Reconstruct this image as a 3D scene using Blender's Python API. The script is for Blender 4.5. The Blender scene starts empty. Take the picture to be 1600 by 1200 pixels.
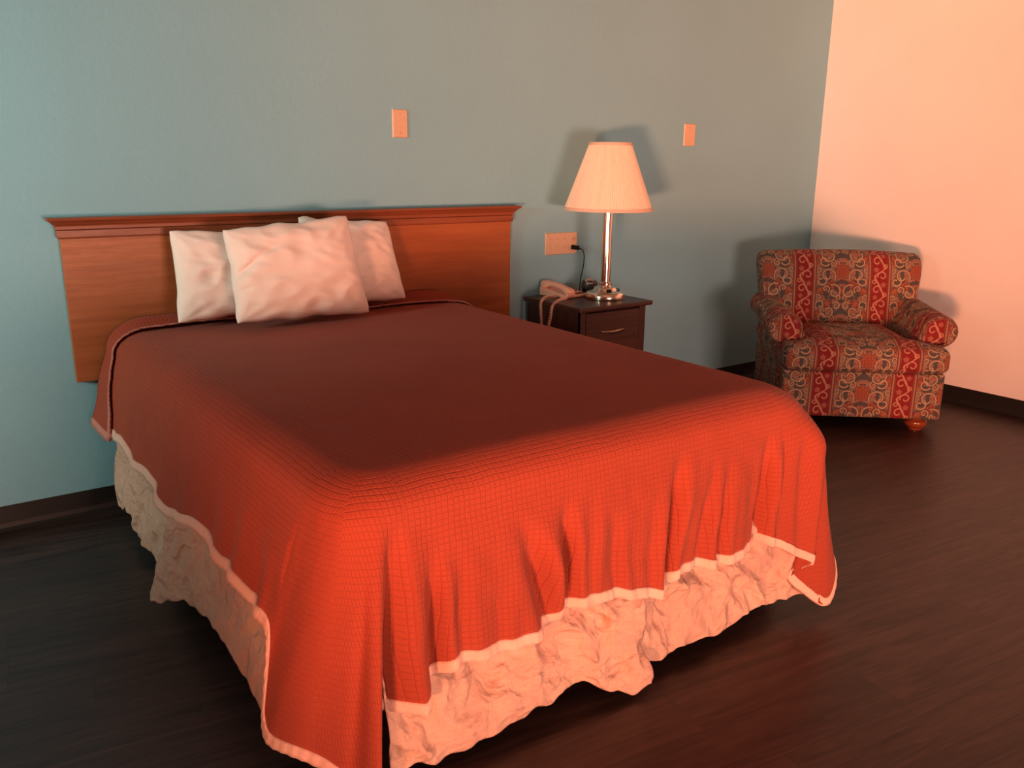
import bpy, bmesh, math, random
from mathutils import Vector, Matrix, noise
random.seed(7)
scene = bpy.context.scene
COL = scene.collection
PI = math.pi

# ---------------------------------------------------------------- helpers
def link(name, me, mat=None, parent=None, smooth=False, loc=None):
    o = bpy.data.objects.new(name, me); COL.objects.link(o)
    if mat: me.materials.append(mat)
    if parent: o.parent = parent
    if loc: o.location = loc
    if smooth:
        for p in me.polygons: p.use_smooth = True
    return o
def empty(name, loc=(0, 0, 0), rz=0.0):
    o = bpy.data.objects.new(name, None); COL.objects.link(o)
    o.empty_display_size = .1; o.location = loc; o.rotation_euler = (0, 0, rz)
    return o
def tag(o, label=None, cat=None, group=None, kind=None):
    if label: o['label'] = label
    if cat: o['category'] = cat
    if group: o['group'] = group
    if kind: o['kind'] = kind
    return o
def pydata(name, vs, fs, mat=None, parent=None, smooth=True, uvs=None):
    me = bpy.data.meshes.new(name); me.from_pydata(vs, [], fs)
    if uvs:
        l = me.uv_layers.new(name='UVMap')
        for p in me.polygons:
            for li in p.loop_indices: l.data[li].uv = uvs[me.loops[li].vertex_index]
    me.validate(); me.update()
    return link(name, me, mat, parent, smooth)
def box_bm(bm, x0, x1, y0, y1, z0, z1):
    v = [bm.verts.new(p) for p in ((x0,y0,z0),(x1,y0,z0),(x1,y1,z0),(x0,y1,z0),(x0,y0,z1),(x1,y0,z1),(x1,y1,z1),(x0,y1,z1))]
    for f in ((0,3,2,1),(4,5,6,7),(0,1,5,4),(1,2,6,5),(2,3,7,6),(3,0,4,7)): bm.faces.new([v[i] for i in f])
def bm_obj(name, bm, mat, parent=None, smooth=False, bevel=0, seg=2):
    bmesh.ops.recalc_face_normals(bm, faces=bm.faces)
    me = bpy.data.meshes.new(name); bm.to_mesh(me); bm.free()
    o = link(name, me, mat, parent, smooth)
    if bevel:
        m = o.modifiers.new('bevel', 'BEVEL'); m.width = bevel; m.segments = seg; m.limit_method = 'ANGLE'
        for p in me.polygons: p.use_smooth = True
        n = o.modifiers.new('wn', 'WEIGHTED_NORMAL'); n.keep_sharp = True
    return o
def box(name, dims, mat, parent=None, bevel=0, seg=2):
    bm = bmesh.new(); box_bm(bm, *dims); return bm_obj(name, bm, mat, parent, False, bevel, seg)
def lathe(name, prof, mat, parent=None, n=48, loc=None, cap=True):
    vs, fs = [], []
    for r, z in prof:
        for k in range(n):
            a = 2*PI*k/n; vs.append((r*math.cos(a), r*math.sin(a), z))
    for i in range(len(prof)-1):
        for k in range(n):
            a, b = i*n+k, i*n+(k+1) % n; fs.append((a, b, b+n, a+n))
    if cap:
        fs.append(tuple(range(n))[::-1]); fs.append(tuple((len(prof)-1)*n+k for k in range(n)))
    o = pydata(name, vs, fs, mat, parent)
    o.data.set_sharp_from_angle(angle=math.radians(35))
    if loc: o.location = loc
    return o
def tube(name, pts, r, mat, parent=None, n=8, closed_ends=True):
    vs, fs = [], []; pts = [Vector(p) for p in pts]; up = Vector((.3, .2, 1)).normalized()
    prev = None
    for i, p in enumerate(pts):
        d = (pts[min(i+1, len(pts)-1)]-pts[max(i-1, 0)]).normalized()
        if prev is None: a = d.cross(up).normalized()
        else: a = (prev - d*prev.dot(d)).normalized()
        prev = a; b = d.cross(a)
        rr = r(i/(len(pts)-1)) if callable(r) else r
        for k in range(n):
            t = 2*PI*k/n; vs.append(p+a*(rr*math.cos(t))+b*(rr*math.sin(t)))
    for i in range(len(pts)-1):
        for k in range(n):
            a, b = i*n+k, i*n+(k+1) % n; fs.append((a, b, b+n, a+n))
    fs.append(tuple(range(n))[::-1]); fs.append(tuple((len(pts)-1)*n+k for k in range(n)))
    return pydata(name, [tuple(v) for v in vs], fs, mat, parent)
def cr(pts, t):
    """Catmull-Rom through control rows (t, a, b, ...), non-uniform keys."""
    n = len(pts)
    if t <= pts[0][0]: return pts[0][1:]
    if t >= pts[-1][0]: return pts[-1][1:]
    i = 0
    while pts[i+1][0] < t: i += 1
    p1, p2 = pts[i], pts[i+1]; p0 = pts[i-1] if i else None; p3 = pts[i+2] if i+2 < n else None
    h = p2[0]-p1[0]; u = (t-p1[0])/h
    out = []
    for k in range(1, len(p1)):
        m = (p2[k]-p1[k])/h
        def slope(a, b): return (b[k]-a[k])/(b[0]-a[0])
        m1 = .5*(slope(p0, p1)+m) if p0 else m
        m2 = .5*(m+slope(p2, p3)) if p3 else m
        out.append((2*u**3-3*u*u+1)*p1[k]+(u**3-2*u*u+u)*h*m1+(-2*u**3+3*u*u)*p2[k]+(u**3-u*u)*h*m2)
    return out
def sstep(a, b, x):
    t = max(0, min(1, (x-a)/(b-a))); return t*t*(3-2*t)
def lerp(a, b, t): return a+(b-a)*t

# ---------------------------------------------------------------- node helpers
class NT:
    def __init__(s, name):
        s.m = bpy.data.materials.new(name); s.m.use_nodes = True; s.t = s.m.node_tree
        s.b = s.t.nodes['Principled BSDF']
    def n(s, typ, **kw):
        x = s.t.nodes.new(typ)
        for k, v in kw.items(): setattr(x, k, v)
        return x
    def put(s, sock, v):
        if v is None: return
        if hasattr(v, 'is_linked') or isinstance(v, bpy.types.NodeSocket): s.t.links.new(v, sock)
        else: sock.default_value = v
    def M(s, op, a, b=None, c=None):
        x = s.n('ShaderNodeMath', operation=op)
        for i, v in enumerate((a, b, c)): s.put(x.inputs[i], v)
        return x.outputs[0]
    def xyz(s, x=0, y=0, z=0):
        c = s.n('ShaderNodeCombineXYZ')
        for i, v in enumerate((x, y, z)): s.put(c.inputs[i], v)
        return c.outputs[0]
    def sep(s, v):
        c = s.n('ShaderNodeSeparateXYZ'); s.put(c.inputs[0], v); return c.outputs
    def mix(s, f, a, b, blend='MIX'):
        x = s.n('ShaderNodeMix', data_type='RGBA', blend_type=blend)
        s.put(x.inputs[0], f); s.put(x.inputs[6], a); s.put(x.inputs[7], b); return x.outputs[2]
    def noise(s, vec, scale, detail=3, rough=.5, dist=0):
        x = s.n('ShaderNodeTexNoise'); s.put(x.inputs['Vector'], vec); x.inputs['Scale'].default_value = scale
        x.inputs['Detail'].default_value = detail; x.inputs['Roughness'].default_value = rough
        x.inputs['Distortion'].default_value = dist; return x.outputs[0]
    def obj(s): return s.n('ShaderNodeTexCoord').outputs['Object']
    def uv(s): return s.n('ShaderNodeTexCoord').outputs['UV']
    def mapping(s, v, scale=(1, 1, 1), rot=(0, 0, 0), loc=(0, 0, 0)):
        x = s.n('ShaderNodeMapping'); s.put(x.inputs[0], v)
        x.inputs['Location'].default_value = loc; x.inputs['Rotation'].default_value = rot; x.inputs['Scale'].default_value = scale
        return x.outputs[0]
    def mr(s, v, a, b, c, d):
        x = s.n('ShaderNodeMapRange'); s.put(x.inputs[0], v)
        for i, k in enumerate((a, b, c, d)): x.inputs[i+1].default_value = k
        return x.outputs[0]
    def bump(s, h, strength, dist, normal=None):
        x = s.n('ShaderNodeBump'); s.put(x.inputs['Height'], h); x.inputs['Strength'].default_value = strength
        x.inputs['Distance'].default_value = dist
        if normal: s.put(x.inputs['Normal'], normal)
        return x.outputs[0]
    def set(s, **kw):
        for k, v in kw.items():
            s.put(s.b.inputs[{'col': 'Base Color', 'rough': 'Roughness', 'metal': 'Metallic', 'normal': 'Normal',
                              'spec': 'Specular IOR Level', 'sheen': 'Sheen Weight', 'trans': 'Transmission Weight', 'sub': 'Subsurface Weight',
                              'coat': 'Coat Weight', 'alpha': 'Alpha'}[k]], v)
        return s.m
def C(*a): return (a[0], a[1], a[2], 1)

def paint_mat(name, col, bscale=180, bstr=.25):
    k = NT(name); o = k.obj()
    n1 = k.noise(o, 1.3, 2); c = k.mix(k.mr(n1, .3, .7, 0, 1), C(*[v*.97 for v in col]), C(*[min(1, v*1.03) for v in col]))
    h = k.noise(o, bscale, 3, .6)
    h2 = k.noise(o, 28, 3, .5)
    hh = k.M('ADD', h, k.M('MULTIPLY', h2, 1.5))
    return k.set(col=c, rough=.62, normal=k.bump(hh, bstr, .003), spec=.3)
M_TEAL = paint_mat('turquoise_paint', (.235, .49, .60))
M_WHITE = paint_mat('white_paint', (.86, .85, .83))
M_CEIL = paint_mat('ceiling_paint', (.30, .28, .26))

def simple(name, col, rough=.5, metal=0, spec=.5, nscale=60, bump=.05):
    k = NT(name); o = k.obj(); n1 = k.noise(o, nscale, 3)
    c = k.mix(k.mr(n1, .3, .7, 0, 1), C(*[v*.92 for v in col]), C(*col))
    return k.set(col=c, rough=rough, metal=metal, spec=spec, normal=k.bump(n1, bump, .002))
M_BASEB = simple('black_vinyl', (.007, .006, .006), .55)
M_IVORY = simple('ivory_plastic', (.70, .48, .33), .4)
M_DARKHOLE = simple('dark_slot', (.02, .012, .01), .6)
M_BLACK = simple('black_rubber', (.004, .004, .004), .7, spec=.2)
M_PHONE = simple('beige_phone_plastic', (.84, .46, .34), .38)
M_KEYS = simple('dark_keys', (.10, .03, .03), .4)
M_GADGET = simple('dark_gadget_plastic', (.035, .03, .028), .35)
M_PALE = simple('pale_disc', (.60, .42, .38), .4)
M_STEEL = simple('brushed_handle', (.33, .25, .2), .35, 1)
M_METALFRAME = simple('bed_frame_steel', (.03, .03, .03), .5, .6)
M_TICK = simple('mattress_ticking', (.6, .55, .5), .8)
M_ALU = simple('window_aluminium', (.5, .5, .5), .4, .8)

def metal_mat():
    k = NT('polished_nickel'); o = k.obj(); n1 = k.noise(k.mapping(o, (1, 1, 40)), 12, 2)
    return k.set(col=C(.82, .72, .62), metal=1, rough=k.mr(n1, .3, .7, .10, .2))
M_NICKEL = metal_mat()

def wood_mat(name, c0, c1, c2, axis='x', rough=.35, scale=1.0, bump=.1, coat=0.0):
    k = NT(name); o = k.obj()
    sc = {'x': (.9, 14, 14), 'z': (14, 14, .9), 'y': (14, .9, 14)}[axis]
    v = k.mapping(o, tuple(a*scale for a in sc))
    n1 = k.noise(v, 2.2, 5, .6, .6)
    n2 = k.noise(k.mapping(o, tuple(a*scale*5 for a in sc)), 3, 4, .6)
    r = k.n('ShaderNodeValToRGB'); k.put(r.inputs[0], n1)
    e = r.color_ramp.elements; e[0].position = .3; e[0].color = C(*c0); e[1].position = .72; e[1].color = C(*c2)
    m = e.new(.5); m.color = C(*c1)
    c = k.mix(k.mr(n2, .35, .75, 0, .35), r.outputs[0], C(*c0))
    return k.set(col=c, rough=k.mr(n2, .2, .8, rough-.06, rough+.08), normal=k.bump(n2, bump, .001), spec=.4, coat=coat)
M_OAK = wood_mat('honey_oak_veneer', (.29, .082, .024), (.36, .105, .032), (.42, .13, .042), 'x', .42)
M_OAKTRIM = wood_mat('stained_trim_wood', (.20, .055, .024), (.26, .072, .03), (.32, .09, .038), 'x', .38)
M_DARKWOOD = wood_mat('dark_walnut', (.035, .012, .009), (.055, .020, .014), (.08, .03, .02), 'x', .36)
M_DARKWOODZ = wood_mat('dark_walnut_upright', (.03, .011, .008), (.05, .018, .013), (.07, .026, .018), 'z', .36)
M_BUN = wood_mat('cherry_foot', (.18, .035, .012), (.25, .05, .018), (.33, .08, .03), 'x', .22, coat=.4)

def floor_mat():
    k = NT('dark_plank_floor'); o = k.obj()
    v = k.mapping(o, rot=(0, 0, math.radians(8)))
    s = k.sep(v); pw, plen = .17, 1.22
    row = k.M('FLOOR', k.M('DIVIDE', s[1], pw))
    wn = k.n('ShaderNodeTexWhiteNoise', noise_dimensions='1D'); k.put(wn.inputs['W'], row)
    xs = k.M('ADD', k.M('DIVIDE', s[0], plen), k.M('MULTIPLY', wn.outputs[0], 7.3))
    colm = k.M('FLOOR', xs)
    wn2 = k.n('ShaderNodeTexWhiteNoise', noise_dimensions='2D'); k.put(wn2.inputs['Vector'], k.xyz(row, colm))
    pr = wn2.outputs[0]
    fy = k.M('ABSOLUTE', k.M('SUBTRACT', k.M('FRACT', k.M('DIVIDE', s[1], pw)), .5))
    fx = k.M('ABSOLUTE', k.M('SUBTRACT', k.M('FRACT', xs), .5))
    gap = k.M('MAXIMUM', k.M('GREATER_THAN', fy, .4925), k.M('GREATER_THAN', fx, .4988))
    off = k.xyz(k.M('MULTIPLY', pr, 31.0), k.M('MULTIPLY', pr, 17.0), 0)
    vv = k.n('ShaderNodeVectorMath', operation='ADD'); k.put(vv.inputs[0], v); k.put(vv.inputs[1], off)
    g1 = k.noise(k.mapping(vv.outputs[0], (1.1, 13, 1)), 1.6, 6, .6, 1.2)
    g2 = k.noise(k.mapping(vv.outputs[0], (4, 90, 1)), 2.2, 4, .65)
    r = k.n('ShaderNodeValToRGB'); k.put(r.inputs[0], g1)
    e = r.color_ramp.elements; e[0].position = .33; e[0].color = C(.016, .009, .008); e[1].position = .70; e[1].color = C(.090, .050, .042)
    c = k.mix(k.mr(g2, .35, .75, 0, .55), r.outputs[0], C(.018, .011, .010))
    c = k.mix(k.mr(pr, 0, 1, 0, .35), c, C(.018, .012, .011))
    c = k.mix(k.M('MULTIPLY', gap, .8), c, C(.012, .008, .007))
    h = k.M('SUBTRACT', k.M('MULTIPLY', g2, .5), gap)
    return k.set(col=c, rough=k.mr(g2, .2, .8, .34, .48), normal=k.bump(h, .25, .0012), spec=.4)
M_FLOOR = floor_mat()

def quilt_mat():
    k = NT('rust_quilted_cotton'); uv = k.uv(); s = k.sep(uv)
    nz = k.noise(uv, 9, 2); nz2 = k.noise(k.mapping(uv, loc=(5, 9, 0)), 9, 2)
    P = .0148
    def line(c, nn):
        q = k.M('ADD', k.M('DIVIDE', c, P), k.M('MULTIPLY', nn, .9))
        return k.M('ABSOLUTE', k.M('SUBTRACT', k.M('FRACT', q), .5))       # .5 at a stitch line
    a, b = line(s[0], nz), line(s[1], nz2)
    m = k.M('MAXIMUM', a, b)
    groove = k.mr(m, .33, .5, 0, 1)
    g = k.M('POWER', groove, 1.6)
    fine = k.noise(uv, 900, 2)
    wr = k.noise(k.mapping(uv, (1, 1, 1)), 55, 3, .6)
    h = k.M('ADD', k.M('MULTIPLY', g, -1.0), k.M('ADD', k.M('MULTIPLY', wr, .9), k.M('MULTIPLY', fine, .12)))
    tone = k.noise(uv, 3, 2)
    c = k.mix(k.mr(tone, .3, .7, 0, 1), C(.305, .050, .024), C(.34, .057, .028))
    c = k.mix(k.M('MULTIPLY', g, .22), c, C(.22, .032, .020))  # grooves also darkened in the colour, a touch of painted shade
    return k.set(col=c, rough=.8, normal=k.bump(h, .5, .003), spec=.15, sheen=.08)
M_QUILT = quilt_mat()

def cloth_mat(name, c0, c1, wscale=30, bstr=.35, weave=True, sheen=.05):
    k = NT(name); o = k.obj()
    n1 = k.noise(o, 4, 4, .6); n2 = k.noise(o, wscale, 4, .6, .4); n3 = k.noise(o, 700, 2)
    c = k.mix(k.mr(n1, .35, .65, 0, 1), C(*c0), C(*c1))
    h = k.M('ADD', n2, k.M('MULTIPLY', n3, .08))
    if weave:
        w1 = k.noise(k.mapping(o, (300, 300, 20)), 1, 2); w2 = k.noise(k.mapping(o, (20, 20, 300)), 1, 2)
        w = k.M('MULTIPLY', k.M('ADD', w1, w2), .5)
        c = k.mix(k.mr(w, .35, .65, 0, .25), c, C(*[v*.72 for v in c0]))
    return k.set(col=c, rough=.85, normal=k.bump(h, bstr, .006), spec=.15, sheen=sheen)
M_SKIRT = cloth_mat('crumpled_bed_skirt_cotton', (.52, .36, .29), (.66, .50, .38), 22, .6)
def skirt_mat():
    k = NT('crumpled_skirt_cotton'); o = k.obj()
    wv = k.n('ShaderNodeVectorMath', operation='ADD'); nn = k.n('ShaderNodeTexNoise'); k.put(nn.inputs['Vector'], o); nn.inputs['Scale'].default_value = 5
    sc_ = k.n('ShaderNodeVectorMath', operation='SCALE'); k.put(sc_.inputs[0], nn.outputs['Color']); sc_.inputs['Scale'].default_value = .18
    k.put(wv.inputs[0], o); k.put(wv.inputs[1], sc_.outputs[0]); q = wv.outputs[0]
    def ridge(v, s_, d=2): n_ = k.noise(v, s_, d, .5); return k.M('SUBTRACT', 1.0, k.M('MULTIPLY', k.M('ABSOLUTE', k.M('SUBTRACT', n_, .5)), 5.0))
    r1 = ridge(k.mapping(q, (1, 1, 1.8), rot=(0, .5, 0)), 7); r2 = ridge(k.mapping(q, (1, 1, .6), rot=(0, -.6, 0)), 15); r3 = ridge(q, 34)
    v1 = k.n('ShaderNodeTexVoronoi'); k.put(v1.inputs['Vector'], q); v1.inputs['Scale'].default_value = 9
    h = k.M('ADD', k.M('ADD', k.M('MULTIPLY', r1, 1.0), k.M('MULTIPLY', r2, .45)), k.M('ADD', k.M('MULTIPLY', r3, .16), k.M('MULTIPLY', v1.outputs['Distance'], 1.6)))
    w1 = k.noise(k.mapping(o, (260, 260, 16)), 1, 2); w2 = k.noise(k.mapping(o, (16, 16, 260)), 1, 2)
    w = k.M('MULTIPLY', k.M('ADD', w1, w2), .5)
    c = k.mix(k.mr(k.noise(o, 4, 4, .6), .35, .65, 0, 1), C(.56, .33, .26), C(.66, .44, .33))
    c = k.mix(k.mr(w, .38, .62, 0, .4), c, C(.44, .27, .21))
    return k.set(col=c, rough=.85, normal=k.bump(h, .8, .012), spec=.15, sheen=.04)
M_SKIRT = skirt_mat()
M_BIND = cloth_mat('peach_binding', (.72, .42, .34), (.78, .52, .42), 60, .4)
M_PIPE = cloth_mat('rose_edging', (.50, .20, .17), (.58, .25, .21), 60, .4)
M_PILLOW = cloth_mat('white_pillowcase', (.78, .70, .66), (.84, .76, .72), 14, .30, False)

def shade_mat():
    k = NT('pleated_shade_fabric'); o = k.obj(); s = k.sep(o)
    ang = k.M('ARCTAN2', s[1], s[0])
    p = k.M('ABSOLUTE', k.M('SINE', k.M('MULTIPLY', ang, 70)))
    n1 = k.noise(k.mapping(k.xyz(ang, 0, s[2]), (14, 1, 1)), 3, 3)
    c = k.mix(k.mr(n1, .3, .7, 0, .5), C(.86, .74, .60), C(.80, .66, .54))
    c = k.mix(k.M('MULTIPLY', p, .06), c, C(.7, .5, .4))
    return k.set(col=c, rough=.85, normal=k.bump(p, .4, .0015), spec=.1)
M_SHADE = shade_mat()
M_SHADETRIM = simple('shade_ribbon', (.74, .52, .42), .7)

def damask_mat():
    k = NT('damask_stripe_upholstery'); uv = k.uv(); s0 = k.sep(uv)
    wob = k.noise(uv, 30, 2)
    U = k.M('MULTIPLY', s0[0], 100.0); V = k.M('MULTIPLY', s0[1], 100.0)
    P = 44.0; R = 33.0
    uu = k.M('SUBTRACT', k.M('FLOORED_MODULO', k.M('ADD', U, P/2), P), P/2)      # -22..22, medallion at 0
    a = k.M('ABSOLUTE', uu)
    v = k.M('FLOORED_MODULO', k.M('ADD', V, R/2), R); v = k.M('SUBTRACT', v, R/2)
    pt = k.xyz(a, v, 0)
    def dist(cx, cy, p=pt, sx=1, sy=1):
        if sx != 1 or sy != 1:
            x = k.n('ShaderNodeVectorMath', operation='MULTIPLY'); k.put(x.inputs[0], p); x.inputs[1].default_value = (sx, sy, 1)
            p = x.outputs[0]
        d = k.n('ShaderNodeVectorMath', operation='DISTANCE'); k.put(d.inputs[0], p); d.inputs[1].default_value = (cx*sx, cy*sy, 0)
        return d.outputs['Value']
    def ring(cx, cy, r, w, **kw): return k.M('SUBTRACT', k.M('ABSOLUTE', k.M('SUBTRACT', dist(cx, cy, **kw), r)), w)
    def disc(cx, cy, r, **kw): return k.M('SUBTRACT', dist(cx, cy, **kw), r)
    def union(l):
        x = l[0]
        for y in l[1:]: x = k.M('MINIMUM', x, y)
        return x
    def mask(d, soft=.25): return k.mr(d, -soft/2, soft/2, 1, 0)
    def curl(cx, cy, r, w, phi, sg=1, p=pt):
        x = k.sep(p); dx = k.M('MULTIPLY', k.M('SUBTRACT', x[0], cx), sg); dy = k.M('SUBTRACT', x[1], cy)
        th_ = k.M('FLOORED_MODULO', k.M('ADD', k.M('ARCTAN2', dy, dx), phi), 2*PI)
        rt = k.M('MULTIPLY_ADD', th_, -r*.70/(2*PI), r)
        return k.M('SUBTRACT', k.M('ABSOLUTE', k.M('SUBTRACT', dist(cx, cy, p), rt)), w)
    # ground: two tones of tan and grey green areas
    dark = union([ring(0, -1, 8.6, 1.1, sy=.85), ring(0, -17, 8.8, .9, sx=1, sy=.8), disc(0, -11.3+33-33, 1.6), disc(10.6, 3.5, 2.0),
                  disc(11.5, -4.8, 2.2), disc(9.2, -13.5, 1.8), disc(12.8, 13.2, 1.9), disc(6.5, 12.5, 1.8), disc(0, 11.2, 2.1), disc(0, -15.6, 1.6), disc(0, 16.2, 1.8), disc(5.5, -16, 2)])
    scroll = union([curl(10.6, 6.0, 3.2, .36, 2.6), curl(8.6, -2.6, 4.8, .38, .4, -1), curl(12.2, -5.6, 3.4, .42, 4.2), curl(9.4, -10.4, 2.4, .34, 1.0, -1),
                    curl(4.4, -12.0, 4.4, .40, 5.2), curl(2.2, -15.2, 1.9, .34, 2.2, -1), curl(7.6, 9.4, 4.4, .36, 3.4, -1), curl(2.9, 12.6, 2.6, .4, 5.6),
                    curl(12.4, 13.2, 3.0, .38, .8), curl(14.0, 1.0, 2.0, .3, 3.0, -1), curl(5.6, 4.6, 2.1, .3, 4.4), curl(13.6, -15.4, 2.6, .32, 2.0)])
    def flower(cx, cy, R0, n, p=pt):
        x = k.sep(p); dx = k.M('SUBTRACT', x[0], cx); dy = k.M('SUBTRACT', x[1], cy)
        ang = k.M('ARCTAN2', dx, dy); d = dist(cx, cy, p)
        pet = k.M('MULTIPLY', k.M('COSINE', k.M('MULTIPLY', ang, n)), R0*.15)
        return k.M('SUBTRACT', k.M('SUBTRACT', d, R0*.8), pet), d
    f1, d1 = flower(0, 0, 5.4, 8); f2, d2 = flower(6.3, -7.8, 2.9, 5); f3, d3 = flower(0, -11.4, 2.6, 6)
    f4, d4 = flower(12.6, -11.6, 2.7, 5); f5, d5 = flower(8.0, 14.0, 2.6, 5); f6, d6 = flower(13.6, 7.6, 2.6, 6)
    fl = union([f1, f2, f3, f4, f5, f6])
    # flower interiors: concentric petals, dark red seeds
    rings_in = k.M('SINE', k.M('MULTIPLY', union([d1, d2, d3, d4, d5, d6]), 3.6))
    seed = k.M('GREATER_THAN', k.M('MULTIPLY', rings_in, k.M('COSINE', k.M('MULTIPLY', k.M('ARCTAN2', a, v), 9))), .35)
    tan0 = C(.40, .235, .16); tan1 = C(.26, .155, .105); grey = C(.085, .082, .078); beige = C(.56, .36, .22); org = C(.38, .105, .055); dred = C(.20, .018, .018)
    fine = k.n('ShaderNodeTexVoronoi', feature='DISTANCE_TO_EDGE'); k.put(fine.inputs['Vector'], pt); fine.inputs['Scale'].default_value = .62
    leaf = k.mr(fine.outputs[0], .05, .16, 1, 0)
    vcol = k.n('ShaderNodeTexVoronoi'); k.put(vcol.inputs['Vector'], pt); vcol.inputs['Scale'].default_value = .62
    rnd = k.sep(vcol.outputs['Color'])[0]
    c = k.mix(k.M('GREATER_THAN', rnd, .62), tan1, grey)
    c = k.mix(k.M('LESS_THAN', rnd, .30), c, C(.36, .10, .06))
    c = k.mix(k.M('MULTIPLY', leaf, .85), c, tan0)
    c = k.mix(mask(dark), c, grey)
    c = k.mix(mask(k.M('SUBTRACT', fl, .5)), c, C(.14, .05, .045))
    c = k.mix(mask(fl), c, org)
    c = k.mix(k.M('MULTIPLY', mask(fl), seed), c, dred)
    c = k.mix(k.M('MULTIPLY', mask(k.M('ABSOLUTE', k.M('ADD', fl, .9)), .6), .7), c, beige)
    c = k.mix(mask(k.M('SUBTRACT', scroll, .28)), c, C(.10, .06, .05))
    c = k.mix(mask(scroll), c, beige)
    # stripe, centred on |uu| = 22
    us = k.M('SUBTRACT', k.M('FLOORED_MODULO', U, P), P/2)
    ab = k.M('ABSOLUTE', us)
    vv = k.M('SUBTRACT', k.M('FLOORED_MODULO', k.M('ADD', V, R/2), R), R/2)
    ph = k.M('MULTIPLY', V, 2*PI/R*2)
    tri = k.M('SINE', k.M('ADD', ph, k.M('MULTIPLY', k.M('SINE', ph), .6)))
    sp = k.xyz(us, vv, 0)
    vine = k.M('SUBTRACT', k.M('MULTIPLY', k.M('ABSOLUTE', k.M('SUBTRACT', us, k.M('MULTIPLY', tri, 2.9))), .62), .33)
    vine2 = k.M('SUBTRACT', k.M('MULTIPLY', k.M('ABSOLUTE', k.M('SUBTRACT', us, k.M('ADD', k.M('MULTIPLY', k.M('SINE', k.M('ADD', k.M('MULTIPLY', ph, .5), 1.2)), 2.2), .4))), .7), .26)
    sr = union([vine, curl(-1.5, 6.2, 2.9, .36, .3, 1, sp), curl(1.5, -2.2, 2.9, .36, .3, -1, sp), curl(-1.5, -10.4, 2.9, .36, .3, 1, sp), curl(1.5, 14.2, 2.9, .36, .3, -1, sp),
                ring(3.2, 3.4, 1.0, .3, p=sp), ring(-3.2, -5.6, 1.0, .3, p=sp), ring(3.2, -13.2, 1.0, .3, p=sp), ring(-3.2, 11.4, 1.0, .3, p=sp)])
    sf, sd = flower(-2.2, 1.4, 1.8, 5, sp); sf2, sd2 = flower(2.3, -7.4, 1.8, 5, sp); sf3, _ = flower(2.3, 9.4, 1.6, 5, sp); sf4, _ = flower(-2.2, -14.8, 1.6, 5, sp)
    red = C(.27, .014, .018)
    st = k.mix(mask(union([sf, sf2, sf3, sf4])), red, C(.42, .12, .085))
    st = k.mix(mask(sr, .2), st, C(.58, .27, .17))
    c = k.mix(k.M('LESS_THAN', ab, 6.9), c, C(.36, .13, .085))
    bl = k.M('LESS_THAN', k.M('ABSOLUTE', k.M('SUBTRACT', ab, 6.6)), .22)
    c = k.mix(bl, c, C(.15, .03, .03))
    bl = k.M('LESS_THAN', k.M('ABSOLUTE', k.M('SUBTRACT', ab, 5.8)), .28)
    c = k.mix(bl, c, C(.45, .22, .13))
    bl = k.M('LESS_THAN', k.M('ABSOLUTE', k.M('SUBTRACT', ab, 5.1)), .2)
    c = k.mix(bl, c, C(.12, .03, .03))
    c = k.mix(k.M('LESS_THAN', ab, 4.75), c, st)
    th = k.noise(k.mapping(uv, (1, 5, 1)), 420, 2)
    c = k.mix(1.0, c, C(.86, .92, .95), 'MULTIPLY')
    c = k.mix(k.mr(th, .3, .7, 0, .3), c, C(.10, .05, .04))
    return k.set(col=c, rough=.82, normal=k.bump(th, .25, .001), spec=.15, sheen=.05)
M_DAMASK = damask_mat()
M_WELT = simple('damask_welt', (.20, .08, .055), .8, nscale=200)

# ---------------------------------------------------------------- room
XR, XL, YF, ZC = 5.33, -3.4, -6.3, 2.7
T = .12
def struct(o): o['kind'] = 'structure'; return o
struct(box('floor', (XL-T, XR+T, YF-T, T, -.1, 0), M_FLOOR))
struct(box('ceiling', (XL-T, XR+T, YF-T, T, ZC, ZC+.1), M_CEIL))
struct(box('wall_back', (XL-T, XR+T, 0, T, 0, ZC), M_TEAL))
struct(box('wall_right', (XR, XR+T, YF, 0, 0, ZC), M_WHITE))
def wall_hole(name, along, a0, a1, d0, d1, h0, h1, k0, k1, mat):
    bm = bmesh.new()
    def bb(u0, u1, z0, z1):
        if along == 'x': box_bm(bm, u0, u1, d0, d1, z0, z1)
        else: box_bm(bm, d0, d1, u0, u1, z0, z1)
    bb(a0, h0, 0, ZC); bb(h1, a1, 0, ZC)
    if k0 > 0: bb(h0, h1, 0, k0)
    bb(h0, h1, k1, ZC)
    return struct(bm_obj(name, bm, mat))
FW = (.1, 2.2, .04, 2.05)      # patio door opening in the front wall
LW = (-2.3, -1.1, 1.3, 2.4)      # window opening in the left wall
wall_hole('wall_front', 'x', XL-T, XR+T, YF-T, YF, FW[0], FW[1], FW[2], FW[3], M_WHITE)
wall_hole('wall_left', 'y', YF, 0, XL-T, XL, LW[0], LW[1], LW[2], LW[3], M_WHITE)
def frame(name, along, u0, u1, z0, z1, d0, d1):
    bm = bmesh.new(); w = .05
    def bb(a, b, c, d):
        if along == 'x': box_bm(bm, a, b, d0, d1, c, d)
        else: box_bm(bm, d0, d1, a, b, c, d)
    bb(u0, u0+w, z0, z1); bb(u1-w, u1, z0, z1); bb(u0+w, u1-w, z0, z0+w); bb(u0+w, u1-w, z1-w, z1)
    m = (u0+u1)/2; bb(m-w/2, m+w/2, z0+w, z1-w)
    return struct(bm_obj(name, bm, M_ALU))
frame('door_1', 'x', FW[0], FW[1], FW[2], FW[3], YF-.08, YF-.03)
frame('window_1', 'y', LW[0], LW[1], LW[2], LW[3], XL-.08, XL-.03)

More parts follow.
